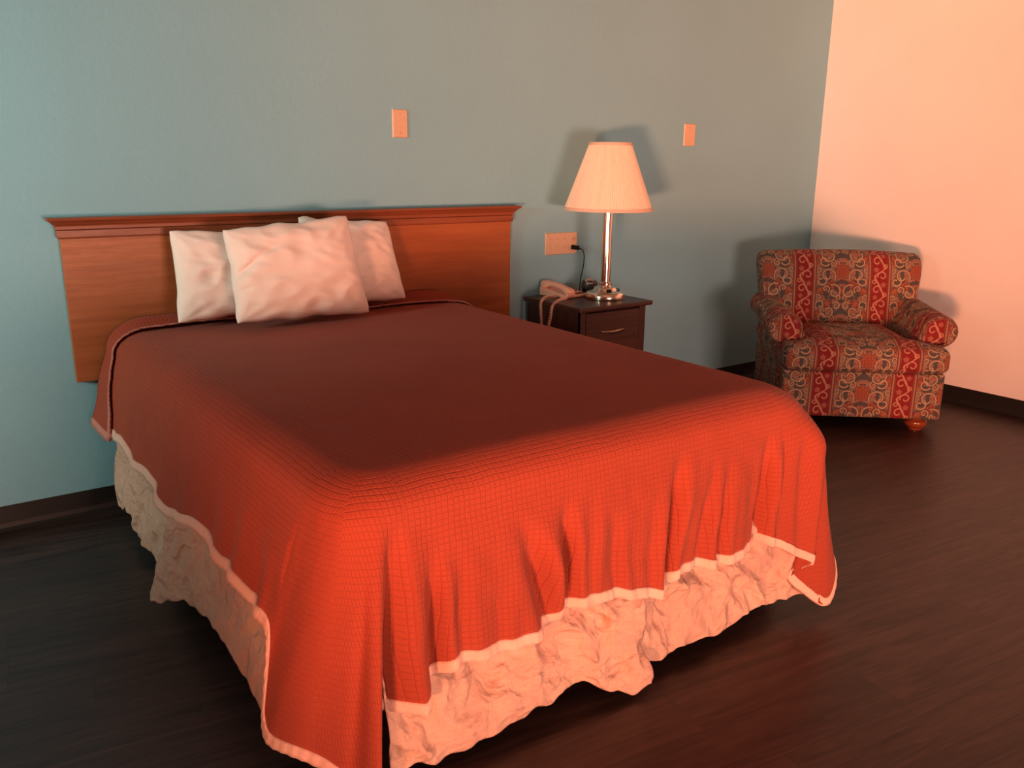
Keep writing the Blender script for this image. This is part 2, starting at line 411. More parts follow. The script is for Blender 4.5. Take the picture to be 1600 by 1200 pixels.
def baseboard(name, pts):
    # vinyl cove base: profile (out, z)
    prof = [(0, .1), (.004, .1), (.005, .03), (.009, .012), (.018, .003), (.022, 0), (0, 0)]
    p0, p1, n = Vector(pts[0]), Vector(pts[1]), Vector(pts[2])
    vs = []; fs = []
    for p in (p0, p1):
        for o_, z in prof: vs.append((p.x+n.x*o_, p.y+n.y*o_, z+.0005))
    m = len(prof)
    for i in range(m): j = (i+1) % m; fs.append((i, j, j+m, i+m))
    fs += [tuple(range(m)), tuple(range(m, 2*m))[::-1]]
    o = pydata(name, vs, fs, M_BASEB, smooth=False)
    bm = bmesh.new(); bm.from_mesh(o.data); bmesh.ops.recalc_face_normals(bm, faces=bm.faces); bm.to_mesh(o.data); bm.free()
    return struct(o)
baseboard('baseboard_back', ((XL, 0), (XR-.001, 0), (0, -1)))
baseboard('baseboard_right', ((XR, YF), (XR, -.02), (-1, 0)))

# ---------------------------------------------------------------- headboard
hb = tag(empty('headboard', (1.61, -.015, .57)), 'honey brown wooden headboard with moulded top fixed to the turquoise wall', 'headboard')
def off(o, p):   # parts are modelled in world coordinates, then hung on their empty
    o.parent = p; o.matrix_parent_inverse = Matrix.Translation(-p.location) if p.rotation_euler.z == 0 else p.matrix_basis.inverted(); return o
HX0, HX1 = .547, 2.676
off(box('panel', (HX0, HX1, -.032, -.001, .567, 1.15), M_OAK, bevel=.002), hb)
def ring_loft(name, rows, mat):
    vs, fs = [], []
    for o_, z in rows:
        y = -.030-o_; vs += [(HX0-o_, -.001, z), (HX0-o_, y, z), (HX1+o_, y, z), (HX1+o_, -.001, z)]
    n = len(rows)
    for i in range(n-1):
        for k in range(4): a, b = i*4+k, i*4+(k+1) % 4; fs.append((a, b, b+4, a+4))
    fs += [(3, 2, 1, 0), tuple((n-1)*4+k for k in range(4))]
    o = pydata(name, vs, fs, mat, smooth=False)
    return o
off(ring_loft('frieze', [(.003, 1.135), (.008, 1.137), (.010, 1.142), (.010, 1.166), (.004, 1.169)], M_OAKTRIM), hb)
off(ring_loft('cornice', [(.006, 1.169), (.013, 1.171), (.014, 1.182), (.016, 1.187), (.022, 1.190), (.027, 1.196), (.034, 1.202), (.040, 1.205), (.042, 1.211), (.040, 1.216)], M_OAKTRIM), hb)

# ---------------------------------------------------------------- bed
bed = tag(empty('bed', (1.5, -1.14, 0)), 'queen bed under the rust coverlet, standing against the headboard', 'bed')
MX0, MX1, MY0, MY1 = .745, 2.255, -2.10, -.06
off(box('mattress', (MX0, MX1, MY0, MY1, .50, .745), M_TICK, bevel=.05, seg=4), bed)
off(box('box_spring', (MX0, MX1, MY0, MY1, .27, .498), M_TICK, bevel=.015), bed)
off(box('bed_frame', (MX0+.04, MX1-.04, MY0+.05, MY1-.02, .225, .268), M_METALFRAME, bevel=.004), bed)
for lx in (MX0+.12, MX1-.12):
    for ly in (MY0+.25, MY1-.2):
        off(box('leg', (lx-.02, lx+.02, ly-.02, ly+.02, 0, .225), M_METALFRAME, bevel=.003), bed)

# --- coverlet
EL, ER, EF = .675, 2.325, -2.175      # outer faces of the drape
ZT, ZE, RC, RI = .768, .685, .17, .13
LEFT_LEN = -.06-(EF+RC)
TA = LEFT_LEN; TB = TA+.6; FOOT = (ER-EL)-2*RC; TC = TB+FOOT; TD = TC+.5; TE = TD+LEFT_LEN
def edge(t):
    """point on the drape's shoulder, outward normal, cloth direction"""
    if t <= TA: return (EL, -.06-t), (-1, 0), (-1, 0)
    if t < TB:
        a = PI+(t-TA)/(TB-TA)*PI/2; c, s = math.cos(a), math.sin(a)
        m = max(abs(c), abs(s)); return (EL+RC+RC*c, EF+RC+RC*s), (c, s), (c/m, s/m)
    if t <= TC: return (EL+RC+(t-TB), EF), (0, -1), (0, -1)
    if t < TD:
        a = 1.5*PI+(t-TC)/(TD-TC)*PI/2; c, s = math.cos(a), math.sin(a)
        m = max(abs(c), abs(s)); return (ER-RC+RC*c, EF+RC+RC*s), (c, s), (c/m, s/m)
    return (ER, EF+RC+(t-TD)), (1, 0), (1, 0)
def fx(x): return TB+(x-(EL+RC))
HEM = [(0, .592, -.06, .415), (.24, .603, -.30, .405), (.40, .605, -.46, .415), (.52, .600, -.58, .392), (.74, .612, -.80, .388), (.97, .597, -1.03, .355),
       (1.10, .600, -1.16, .375), (1.31, .606, -1.37, .418), (1.52, .603, -1.58, .405), (1.64, .597, -1.70, .408), (1.76, .604, -1.82, .388),
       (1.86, .600, -1.90, .385), (TA+.02, .600, -1.935, .34), (TA+.09, .588, -1.93, .22), (TA+.16, .573, -1.94, .135), (TA+.22, .572, -1.98, .105),
       (TA+.28, .600, -2.045, .105), (TA+.34, .640, -2.10, .092), (TA+.39, .680, -2.17, .068), (TA+.43, .705, -2.235, .05), (TA+.46, .724, -2.255, .06),
       (TA+.485, .742, -2.215, .10), (TA+.515, .735, -2.12, .16), (TA+.55, .765, -2.11, .20), (TA+.567, .795, -2.15, .207), (fx(.825), .835, -2.205, .212), (fx(.87), .875, -2.215, .218), (fx(.91), .905, -2.185, .255),
       (fx(.95), .94, -2.200, .288), (fx(1.04), 1.04, -2.215, .290), (fx(1.15), 1.15, -2.215, .286), (fx(1.25), 1.245, -2.205, .288), (fx(1.31), 1.305, -2.185, .315),
       (fx(1.42), 1.42, -2.205, .316), (fx(1.55), 1.55, -2.215, .290), (fx(1.64), 1.64, -2.215, .268), (fx(1.71), 1.70, -2.185, .300), (fx(1.80), 1.80, -2.20, .298),
       (fx(1.90), 1.90, -2.205, .285), (fx(2.00), 2.00, -2.20, .288), (fx(2.08), 2.075, -2.175, .300), (TC-.02, 2.13, -2.195, .285),
       (TC+.10, 2.215, -2.235, .240), (TC+.17, 2.285, -2.255, .200), (TC+.22, 2.27, -2.225, .175), (TC+.27, 2.24, -2.205, .135), (TC+.32, 2.275, -2.245, .09),
       (TC+.37, 2.335, -2.285, .045), (TC+.43, 2.405, -2.27, .09), (TC+.48, 2.445, -2.235, .14), (TD+.06, 2.445, -2.15, .25), (TD+.16, 2.41, -2.0, .35),
       (TD+.3, 2.395, -1.86, .375), (TD+.9, 2.40, -1.26, .37), (TD+1.4, 2.395, -.7, .38), (TE, 2.39, -.06, .38)]
# creases on the foot: (x at bottom, x at top, depth, width, start s)
CREASE = [(.915, .895, .020, .022, .15), (.985, .965, .008, .02, .2), (1.255, 1.14, .030, .030, .15), (1.315, 1.29, .026, .022, .12), (1.08, 1.06, .006, .02, .4),
          (1.47, 1.45, .010, .018, .3), (1.40, 1.42, -.006, .02, .1), (1.66, 1.72, .030, .024, .02), (1.59, 1.60, .008, .018, .3), (1.80, 1.86, .014, .02, .12),
          (1.885, 1.92, .015, .02, .15), (1.975, 1.985, -.006, .03, .1), (2.085, 2.10, .028, .020, .05)]
def section(t, s, extra=0.0):
    """s in 0..1 from shoulder to hem; returns point"""
    (ex, ey), (nx, ny), _ = edge(t)
    hx, hy, hz = cr(HEM, t)
    pw = 1.15
    # corners fall as soft cones: widen early
    pw = lerp(pw, .62, sstep(TC+.02, TC+.3, t)*(1-sstep(TD+.1, TD+.5, t)))
    q = s**pw
    x = lerp(ex, hx, q); y = lerp(ey, hy, q); z = lerp(ZE, hz, s)
    d = 0.0
    if TB-.05 <= t <= TC+.05:
        xx = EL+RC+(t-TB)
        for xb, xt, am, w, st in CREASE:
            xc = lerp(xt, xb, s); r = sstep(st, min(1, st+.55), s+.02)
            g = math.exp(-((xx-xc)/w)**2)
            d += -1.5*am*r*g + am*.9*r*math.exp(-((xx-xc-w*1.8)/(w*1.1))**2)+ am*.35*r*math.exp(-((xx-xc+w*2.2)/(w*1.3))**2)
        d += .004*s*noise.noise(Vector((xx*9, s*1.2, 3)))
        d += .003*noise.noise(Vector((xx*24, s*5, 8)))*sstep(0, .3, s)
    if t < TA:
        yy = t
        for yc, am, w in ((.28, .006, .03), (.55, .010, .05), (.86, .010, .04), (1.12, .008, .05), (1.45, .010, .05), (1.62, .010, .03), (1.80, .012, .03)):
            d += am*sstep(.1, .9, s)*math.sin((yy-yc)/w)*math.exp(-((yy-yc)/(w*1.8))**2)
    d += -.016*math.exp(-((t-(TA+.405))/.016)**2)*sstep(.1, .6, s)
    d += .0015*noise.noise(Vector((t*14, s*9, 1)))
    # soft bellying over the box edge
    d += .010*math.sin(PI*min(1, s*1.4))*(1 if (t < TA or t > TD or TB < t < TC) else .3)
    d += .115*math.exp(-((t-(TC+.27))/.17)**2)*max(0, 1-s)**.8*sstep(-.15, .22, s)-.030*math.exp(-((t-(TC+.125))/.028)**2)*sstep(.03, .45, s)*(1-.4*s)+.02*math.exp(-((t-(TA+.32))/.16)**2)*(1-s)
    d += extra
    return Vector((x+nx*d, y+ny*d, z))
def shoulder(t, a):
    """a in 0..1 quarter turn from the top to the shoulder"""
    (ex, ey), (nx, ny), _ = edge(t)
    ang = a*PI/2
    ri = RI
    inn = ri*(1-math.sin(ang)); z = ZE+(ZT-ZE)*math.cos(ang)
    bel = section(t, 0)-Vector((ex, ey, ZE))
    k = a*a
    # wavering of the edge
    w = 0
    return Vector((ex-nx*(inn+w)+bel.x*k, ey-ny*(inn+w)+bel.y*k, z))
def topz(x, y):
    z = .006*noise.noise(Vector((x*1.6, y*1.6, 0)))+.0018*noise.noise(Vector((x*7, y*7, 4)))
    z += .010*math.exp(-((x-1.5)/.6)**2)*math.exp(-((y+1.2)/.8)**2)
    return z
lt = [TA*i/190 for i in range(190)]
mid_n = int((TD-TA)/.007)
ts = lt+[lerp(TA, TD, i/mid_n) for i in range(mid_n+1)]+[TE-a for a in lt[::-1]]
NT_, NR, NS = 16, 9, 44
vs, fs, uvs = [], [], []
for t in ts:
    (ex, ey), (nx, ny), (cx, cy) = edge(t)
    p0 = shoulder(t, 0)
    c = Vector((1.5, max(-1.45, min(-.06, p0.y)), ZT))
    for i in range(NT_):
        f = i/NT_
        p = c.lerp(p0, f); fade = 1
        p.z = ZT+topz(p.x, p.y)
        vs.append(tuple(p)); uvs.append((p.x, p.y))
    col = []
    for i in range(NR):
        p = shoulder(t, i/NR); p.z += topz(p.x, p.y)*(1-i/NR); col.append(p)
    for i in range(NS+1):
        p = section(t, i/NS); col.append(p)
    base = Vector((p0.x, p0.y)); d = 0
    # stretch-free length of cloth below the shoulder, limited so that the quilting stays even
    for i, p in enumerate(col):
        if i: d += (p-col[i-1]).length
        vs.append(tuple(p)); uvs.append((base.x+cx*d*(.88 if TA < t < TB or TC < t < TD else 1), base.y+cy*d*(.88 if TA < t < TB or TC < t < TD else 1)))
m = NT_+NR+NS+1
for i in range(len(ts)-1):
    for j in range(m-1):
        a = i*m+j; fs.append((a, a+1, a+1+m, a+m))
cov = tag(empty('coverlet', (1.5, -1.14, .76)), 'rust brown quilted coverlet with peach binding draped over the bed', 'coverlet')
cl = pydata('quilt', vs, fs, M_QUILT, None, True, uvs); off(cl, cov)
bm = bmesh.new(); bm.from_mesh(cl.data); bmesh.ops.remove_doubles(bm, verts=bm.verts, dist=.001)
bm.to_mesh(cl.data); bm.free()
so = cl.modifiers.new('thick', 'SOLIDIFY'); so.thickness = .005; so.offset = -1
def seclen(t):
    return sum((section(t, (i+1)/6)-section(t, i/6)).length for i in range(6))
def binding(name, tt, width, mat):
    vs, fs = [], []
    n = 4
    for t in tt:
        L = seclen(t); pk = .0012*math.sin(t*260)+.0015*noise.noise(Vector((t*60, 0, 0)))
        s0 = 1-width/L*(1+.08*noise.noise(Vector((t*25, 3, 0))))
        for i in range(n+1): vs.append(tuple(section(t, lerp(s0, 1.0, i/n), .0048+pk)))
        for i in range(n+1):
            p = section(t, lerp(1.0, s0, i/n), -.0075); vs.append(tuple(p))
        # bottom is closed a hair below the cloth
        for q in (n, n+1):
            x, y, z = vs[len(vs)-2*(n+1)+q]; vs[len(vs)-2*(n+1)+q] = (x, y, z-.003)
    m = 2*(n+1)
    for i in range(len(tt)-1):
        for j in range(m): k2 = (j+1) % m; a = i*m+j; b = i*m+k2; fs.append((a, b, b+m, a+m))
    fs += [tuple(range(m))[::-1], tuple((len(tt)-1)*m+k for k in range(m))]
    return off(pydata(name, vs, fs, mat), cov)
binding('binding', ts, .026, M_BIND)['label'] = 'peach binding strip along the hem'

# turned-back head end of the coverlet with rose edging
def head_path():
    """across the bed from the left hem over the top to the right hem: (kind, value)"""
    out = []
    for i in range(26, -1, -1): out.append(('L', i/26))
    for i in range(8, -1, -1): out.append(('l', i/9))
    for i in range(1, 40): out.append(('T', i/40))
    for i in range(0, 9): out.append(('r', i/9))
    for i in range(0, 27): out.append(('R', i/26))
    return out
def yline(kd, v):
    if kd == 'L': return lerp(-.165, -.30, v)
    if kd == 'l': return lerp(-.135, -.165, v)
    if kd == 'T': return cr([(0, -.135), (.2, -.125), (.5, -.20), (.65, -.19), (.8, -.16), (1, -.215)], v)[0]
    if kd == 'r': return lerp(-.215, -.24, v)
    return lerp(-.24, -.30, v)
def fold_pt(kd, v, y, up):
    t = -.06-y
    if kd == 'L': p = section(t, v*1.03, up)
    elif kd == 'l': p = shoulder(t, v); n = Vector((-math.sin(v*PI/2), 0, math.cos(v*PI/2))); p = p+n*up; p.z += topz(p.x, p.y)*(1-v)
    elif kd == 'T':
        a = shoulder(t, 0); x = lerp(a.x, 3.0-a.x, v); p = Vector((x, y, ZT+topz(x, y)+up))
    elif kd == 'r':
        q = shoulder(t, v); p = Vector((3.0-q.x, q.y, q.z)); n = Vector((math.sin(v*PI/2), 0, math.cos(v*PI/2))); p = p+n*up
    else:
        q = section(t, v*.98, up); p = Vector((3.0-q.x, q.y, q.z))
    # the turned end rises towards the headboard
    if kd in 'lTr': p.z += .034*sstep(-.16, -.05, y)*(1 if kd == 'T' else (1-v))
    return p
hp = head_path(); vs, fs, uvs = [], [], []; n = 7; arc = 0; last = None
for kd, v in hp:
    yl = yline(kd, v)+.004*noise.noise(Vector((arc*12, 0, 9)))
    p = fold_pt(kd, v, -.16, 0); arc += (p-last).length if last else 0; last = p
    for i in range(n+1):
        y = lerp(-.048, yl, i/n); vs.append(tuple(fold_pt(kd, v, y, .011))); uvs.append((arc, y))
m = n+1
for i in range(len(hp)-1):
    for j in range(m-1): a = i*m+j; fs.append((a, a+1, a+1+m, a+m))
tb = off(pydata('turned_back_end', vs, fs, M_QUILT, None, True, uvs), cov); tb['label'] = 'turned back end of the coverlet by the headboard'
so = tb.modifiers.new('thick', 'SOLIDIFY'); so.thickness = .006; so.offset = 0
def path_edge():
    pts = []; arc = 0; last = None
    for kd, v in hp:
        p = fold_pt(kd, v, -.16, 0); arc += (p-last).length if last else 0; last = p
        yl = yline(kd, v)+.004*noise.noise(Vector((arc*12, 0, 9)))
        pts.append(fold_pt(kd, v, yl-.001, .013))
    return pts
pe = path_edge(); dense = []
for i in range(len(pe)-1):
    for j in range(3):
        p = pe[i].lerp(pe[i+1], j/3); s = len(dense)
        dense.append(p+Vector((0, .0022*math.sin(s*1.3)+.002*noise.noise(Vector((s*.7, 0, 0))), .0012*math.sin(s*2.1))))
ed = off(tube('edging', dense, lambda u: lerp(.0075, .0042, sstep(0, .16, u)), M_PIPE, n=6), cov); ed['label'] = 'narrow rose edging'
# bottom binding of the turned end on the left
vs, fs = [], []
for i in range(9):
    y = lerp(-.048, -.305, i/8)
    for v_, o_ in ((.93, .017), (1.03, .017), (1.03, .003), (.93, .003)):
        vs.append(tuple(fold_pt('L', v_, y, o_)))
for i in range(8):
    for j in range(4): a, b = i*4+j, i*4+(j+1) % 4; fs.append((a, b, b+4, a+4))
fs += [(3, 2, 1, 0), (32, 33, 34, 35)]
off(pydata('turned_end_binding', vs, fs, M_PIPE), cov)

# ---------------------------------------------------------------- bed skirt
skirt = tag(empty('bed_skirt', (1.5, -1.14, .25)), 'crumpled peach bed skirt hanging below the rust coverlet', 'bed skirt')
def crumple(u, v, seed, amp):
    wx = noise.noise(Vector((u*2.5, v*2.5, seed+20)))*.12; wy = noise.noise(Vector((u*2.5, v*2.5, seed+31)))*.12
    a, b = (u+wx)*.85+(v+wy)*.5, (v+wy)*.85-(u+wx)*.5
    r1 = 1-2.6*abs(noise.noise(Vector((a*4.2, b*7.5, seed)))); r2 = 1-2.6*abs(noise.noise(Vector((b*9, a*12, seed+5))))
    d = noise.voronoi(Vector((u*8.0, v*9.0, seed+9)))[0]
    r3 = 1-2.6*abs(noise.noise(Vector((a*24, b*20, seed+8))))
    return 1.5*amp*(.85*r1+.45*r2+.16*r3+.7*min(d[1]-d[0], .5)-.4)
def panel(name, pts, top, seed, amp=.018, dens=.008, flap=None):
    """pts: control rows (u, x, y, zbottom) along the hem; hangs from z=top"""
    u0, u1 = pts[0][0], pts[-1][0]; n = int((u1-u0)/dens)+1; m = 60
    vs, fs = [], []
    for i in range(n+1):
        u = lerp(u0, u1, i/n); x, y, zb = cr(pts, u)
        xa, ya, _ = cr(pts, max(u0, u-.02)); xb, yb, _ = cr(pts, min(u1, u+.02))
        tx, ty = xb-xa, yb-ya; L = math.hypot(tx, ty) or 1; nx, ny = ty/L*-1, tx/L
        nx, ny = -nx, -ny
        zb2 = zb+.006*noise.noise(Vector((u*13, seed, 0)))+.004*math.sin(u*70+seed)
        bx, by = flap(u) if flap else (x, y)
        for j in range(m+1):
            s = j/m; c = crumple(u, s*.4, seed, amp)*sstep(.0, .25, s)*lerp(1, .7, sstep(.9, 1, s))
            px, py = lerp(bx, x, s), lerp(by, y, s)
            vs.append((px+nx*c, py+ny*c, lerp(top, zb2, s)))
    k = m+1
    for i in range(n):
        for j in range(m): a = i*k+j; fs.append((a, a+k, a+k+1, a+1))
    o = off(pydata(name, vs, fs, M_SKIRT), skirt)
    so = o.modifiers.new('thick', 'SOLIDIFY'); so.thickness = .003; so.offset = 0
    so.use_even_offset = False
    return o
# left side: back part, pulled-out flap, front part
panel('skirt_panel', [(0, .64, -.07, .06), (.12, .635, -.17, .055), (.2, .64, -.26, .085), (.36, .635, -.40, .055), (.5, .63, -.52, .06), (.62, .635, -.64, .05), (.8, .64, -.84, .055), (1.02, .645, -1.06, .08)], .52, 1.0, .014,
      flap=lambda u: (.70, lerp(-.07, -1.06, u/1.02)))
panel('skirt_panel', [(0, .548, -.965, .030), (.06, .552, -1.02, .045), (.14, .570, -1.10, .080), (.22, .595, -1.18, .108), (.32, .612, -1.28, .125), (.46, .618, -1.43, .135), (.60, .615, -1.56, .135),
                      (.72, .610, -1.68, .125), (.85, .605, -1.80, .11), (.95, .61, -1.90, .10)], .52, 4.0, .005,
      flap=lambda u: (lerp(.64, .70, min(1, u*4)), lerp(-1.10, -1.92, u/.95)))
# foot
panel('skirt_panel', [(0, .795, -2.165, .05), (.06, .845, -2.175, .048), (.17, .95, -2.18, .035), (.26, 1.04, -2.18, .045), (.36, 1.14, -2.18, .055), (.5, 1.28, -2.18, .062),
                      (.585, 1.36, -2.18, .078), (.65, 1.43, -2.20, .048), (.74, 1.51, -2.235, .022), (.80, 1.57, -2.235, .024)], .46, 9.0, .020,
      flap=lambda u: (lerp(.79, 1.575, u/.8), -2.12))
panel('skirt_panel', [(0, 1.565, -2.185, .062), (.10, 1.67, -2.18, .045), (.24, 1.80, -2.18, .05), (.36, 1.93, -2.18, .045), (.5, 2.07, -2.18, .062), (.62, 2.19, -2.185, .062),
                      (.70, 2.26, -2.20, .062), (.80, 2.345, -2.225, .07), (.84, 2.37, -2.20, .07)], .46, 13.0, .019,
      flap=lambda u: (lerp(1.56, 2.28, u/.84), -2.12))
panel('skirt_panel', [(0, 2.35, -2.08, .06), (.6, 2.36, -1.5, .06), (1.3, 2.36, -.8, .06), (2.0, 2.35, -.08, .06)], .50, 17.0, .014,
      flap=lambda u: (2.30, lerp(-2.08, -.08, u/2.0)), dens=.02)

# ---------------------------------------------------------------- pillows
def smudge_mat():
    k = NT('pillowcase_with_smudge'); o = k.obj()
    n1 = k.noise(o, 14, 4, .6, .4); n3 = k.noise(o, 700, 2); n4 = k.noise(o, 40, 3)
    d = k.n('ShaderNodeVectorMath', operation='DISTANCE'); k.put(d.inputs[0], k.mapping(o, (1, 0, 1.2))); d.inputs[1].default_value = (-.135, 0, -.005)
    m = k.M('MULTIPLY', k.mr(k.M('ADD', d.outputs['Value'], k.M('MULTIPLY', n4, .03)), .025, .05, 1, 0), .3)
    c = k.mix(k.mr(k.noise(o, 4, 4, .6), .35, .65, 0, 1), C(.78, .70, .66), C(.84, .76, .72)); c = k.mix(m, c, C(.35, .30, .27))
    return k.set(col=c, rough=.85, normal=k.bump(k.M('ADD', n1, k.M('MULTIPLY', n3, .08)), .3, .006), spec=.15)
M_SMUDGE = smudge_mat()
def pillow(name, label, TL, TR, BR, BL, th, seed, dents=(), wr=1.0):
    TL, TR, BR, BL = map(Vector, (TL, TR, BR, BL))
    nrm = ((TR-BL).cross(TL-BR)).normalized()
    if nrm.y > 0: nrm = -nrm
    N = 60; vs, fs = [], []
    idx = {}
    def pos(u, v, side):
        # pulled-in sides between the pointed corners
        pu = u*(1-.05*(1-v*v)*abs(u)**3+.02*noise.noise(Vector((v*2.5, seed, 1)))*abs(u)**3); pv = v*(1-.045*(1-u*u)*abs(v)**3+.05*noise.noise(Vector((u*3, seed, 2)))*abs(v)**3)
        rc_ = max(0, abs(u)+abs(v)-1.80)/.2; pu *= 1-.022*rc_; pv *= 1-.03*rc_
        a = (pu+1)/2; b = (pv+1)/2
        p = BL.lerp(BR, a).lerp(TL.lerp(TR, a), b)
        e = max(0, (1-abs(u)**2.6))*max(0, (1-abs(v)**2.6))
        t_ = th*(e**.46)*(1-.10*v)
        w = 0
        # radiating tension wrinkles from the corners and a few soft folds
        for cu, cv in ((-1, -1), (1, -1), (-1, 1), (1, 1)):
            du, dv = u-cu, v-cv; r = math.hypot(du, dv); an = math.atan2(dv, du)
            w += math.sin(an*11+seed+cu*2+cv)*math.exp(-((r-.35)/.3)**2)*.5
        w += 1.1*noise.noise(Vector((u*1.6+seed, v*3.4, seed)))+.6*noise.noise(Vector((u*4+seed, v*7+u*2, seed+4)))
        w += 1.2*max(0, -v-.55)*math.sin(u*16+seed+v*6)
        w += 1.0*(1-2.2*abs(noise.noise(Vector((u*2.2+seed*3+v, v*2.6-u*1.3, seed+11)))))
        t_ += .007*wr*w*min(1, e*2.2)
        if side > 0:
            for (du, dv, rx, ry, dep, ang) in dents:
                x, y = u-du, v-dv; c, s = math.cos(ang), math.sin(ang); x, y = x*c+y*s, -x*s+y*c
                t_ -= dep*math.exp(-(x/rx)**2-(y/ry)**2)
        return p+nrm*(t_*side*(1 if side > 0 else .75))
    for side in (1, -1):
        for i in range(N+1):
            for j in range(N+1):
                u = -1+2*i/N; v = -1+2*j/N
                u = math.copysign(abs(u)**.8, u); v = math.copysign(abs(v)**.8, v)
                rim = i in (0, N) or j in (0, N)
                if rim and side < 0: idx[(side, i, j)] = idx[(1, i, j)]; continue
                idx[(side, i, j)] = len(vs); vs.append(tuple(pos(u, v, side)))
    for side in (1, -1):
        for i in range(N):
            for j in range(N):
                q = [idx[(side, i, j)], idx[(side, i+1, j)], idx[(side, i+1, j+1)], idx[(side, i, j+1)]]
                fs.append(tuple(q if side > 0 else q[::-1]))
    o = pydata(name, vs, fs, M_PILLOW)
    o.modifiers.new('sub', 'SUBSURF').levels = 1; o.modifiers['sub'].render_levels = 1
    c = sum((Vector(v) for v in vs), Vector())/len(vs)
    o.data.transform(Matrix.Translation(-c)); o.location = c
    if 'smudge' in label: o.data.materials[0] = M_SMUDGE
    return tag(o, label, 'pillow', 'white pillows at the head of the bed')
pillow('pillow', 'white pillow on the left, partly behind the large front pillow, with a faint grey smudge', (.922, -.12, 1.163), (1.40, -.10, 1.15), (1.44, -.20, .805), (.905, -.20, .793), .072, 2.0,
       dents=((-.35, .0, .25, .06, .006, .2),))
pillow('pillow', 'white pillow on the right, behind the front pillow and nearest the lamp', (1.475, -.085, 1.20), (1.915, -.10, 1.168), (1.955, -.20, .806), (1.50, -.19, .80), .07, 5.0,
       dents=((.2, -.35, .5, .05, .006, .6),))
pillow('pillow', 'large white pillow leaning in front of the other two', (1.083, -.275, 1.173), (1.633, -.27, 1.215), (1.687, -.362, .787), (1.083, -.375, .798), .088, 9.0,
       dents=((-.80, .12, .22, .05, .022, .75), (-.86, -.30, .10, .05, .010, .3), (-.45, .42, .2, .03, .008, .5)))

# ---------------------------------------------------------------- nightstand
ns = tag(empty('nightstand', (3.03, -.25, 0)), 'dark wood nightstand with two drawers between bed and armchair', 'nightstand')
def roundtop(name, x0, x1, y0, y1, z0, z1, mat):
    return off(box(name, (x0, x1, y0, y1, z0, z1), mat, bevel=.006, seg=3), ns)
roundtop('top', 2.772, 3.282, -.50, -.022, .706, .730, M_DARKWOOD)
def ns_body():
    bm = bmesh.new()
    box_bm(bm, 2.800, 2.818, -.468, -.03, .06, .706)
    box_bm(bm, 3.236, 3.254, -.468, -.03, .06, .706)
    box_bm(bm, 2.818, 3.236, -.045, -.03, .06, .706)
    box_bm(bm, 2.818, 3.236, -.45, -.045, .06, .08)
    box_bm(bm, 2.818, 3.236, -.45, -.045, .686, .706)
    box_bm(bm, 2.818, 3.236, -.45, -.06, .385, .40)
    return off(bm_obj('cabinet', bm, M_DARKWOODZ), ns)
ns_body()
off(box('base_plinth', (2.806, 3.248, -.455, -.035, 0, .06), M_DARKWOOD, bevel=.003), ns)
for x0, x1 in ((2.800, 2.834), (3.212, 3.254)): off(box('stile', (x0, x1, -.474, -.452, .062, .705), M_DARKWOODZ, bevel=.002), ns)
for z0, z1 in ((.402, .693), (.085, .382)):
    d = off(box('drawer', (2.838, 3.208, -.476, -.452, z0, z1), M_DARKWOOD, bevel=.003), ns)
    # crescent pull
    vs, fs = [], []; K = 14; cx, cz = 3.018, z1-.098
    for i in range(K+1):
        u = -1+2*i/K; x = cx+u*.088; b = cz-.018*(1-u*u); tpt = cz+.002; o_ = -.478-.016*(1-u*u)**.8
        vs += [(x, -.475, tpt), (x, o_, tpt-.001), (x, o_-.001, b), (x, -.475, b-.002)]
    for i in range(K):
        for j in range(4): a, c = i*4+j, i*4+(j+1) % 4; fs.append((a, c, c+4, a+4))
    fs += [(3, 2, 1, 0), tuple(K*4+j for j in range(4))]
    h = pydata('handle', vs, fs, M_STEEL); h.parent = d; h.matrix_parent_inverse = (Matrix.Translation(-ns.location)).inverted() @ Matrix.Translation(-ns.location)
    h['label'] = 'curved metal pull'

# ---------------------------------------------------------------- table lamp
LX, LY, LZ = 3.105, -.31, .7305
lamp = tag(empty('table_lamp', (LX, LY, LZ)), 'shiny metal table lamp with pleated cream shade on the nightstand', 'lamp')
lathe('base', [(.098, 0), (.104, .003), (.105, .012), (.104, .024), (.099, .034), (.088, .040), (.072, .043), (.066, .045), (.063, .052), (.058, .060), (.046, .064), (.034, .066), (.032, .072), (.024, .074)], M_NICKEL, lamp, 64)
lathe('pole', [(.0265, .070), (.0265, .50)], M_NICKEL, lamp, 32)
lathe('collar', [(.030, .072), (.036, .075), (.036, .083), (.030, .088), (.0265, .09)], M_NICKEL, lamp, 32)
lathe('socket', [(.012, .50), (.018, .505), (.018, .56), (.014, .575), (.014, .60)], M_NICKEL, lamp, 24)
lathe('bulb', [(.012, .60), (.014, .61), (.026, .635), (.030, .66), (.026, .685), (.012, .70), (.002, .703)], simple('frosted_bulb', (.8, .8, .78), .3), lamp, 24)
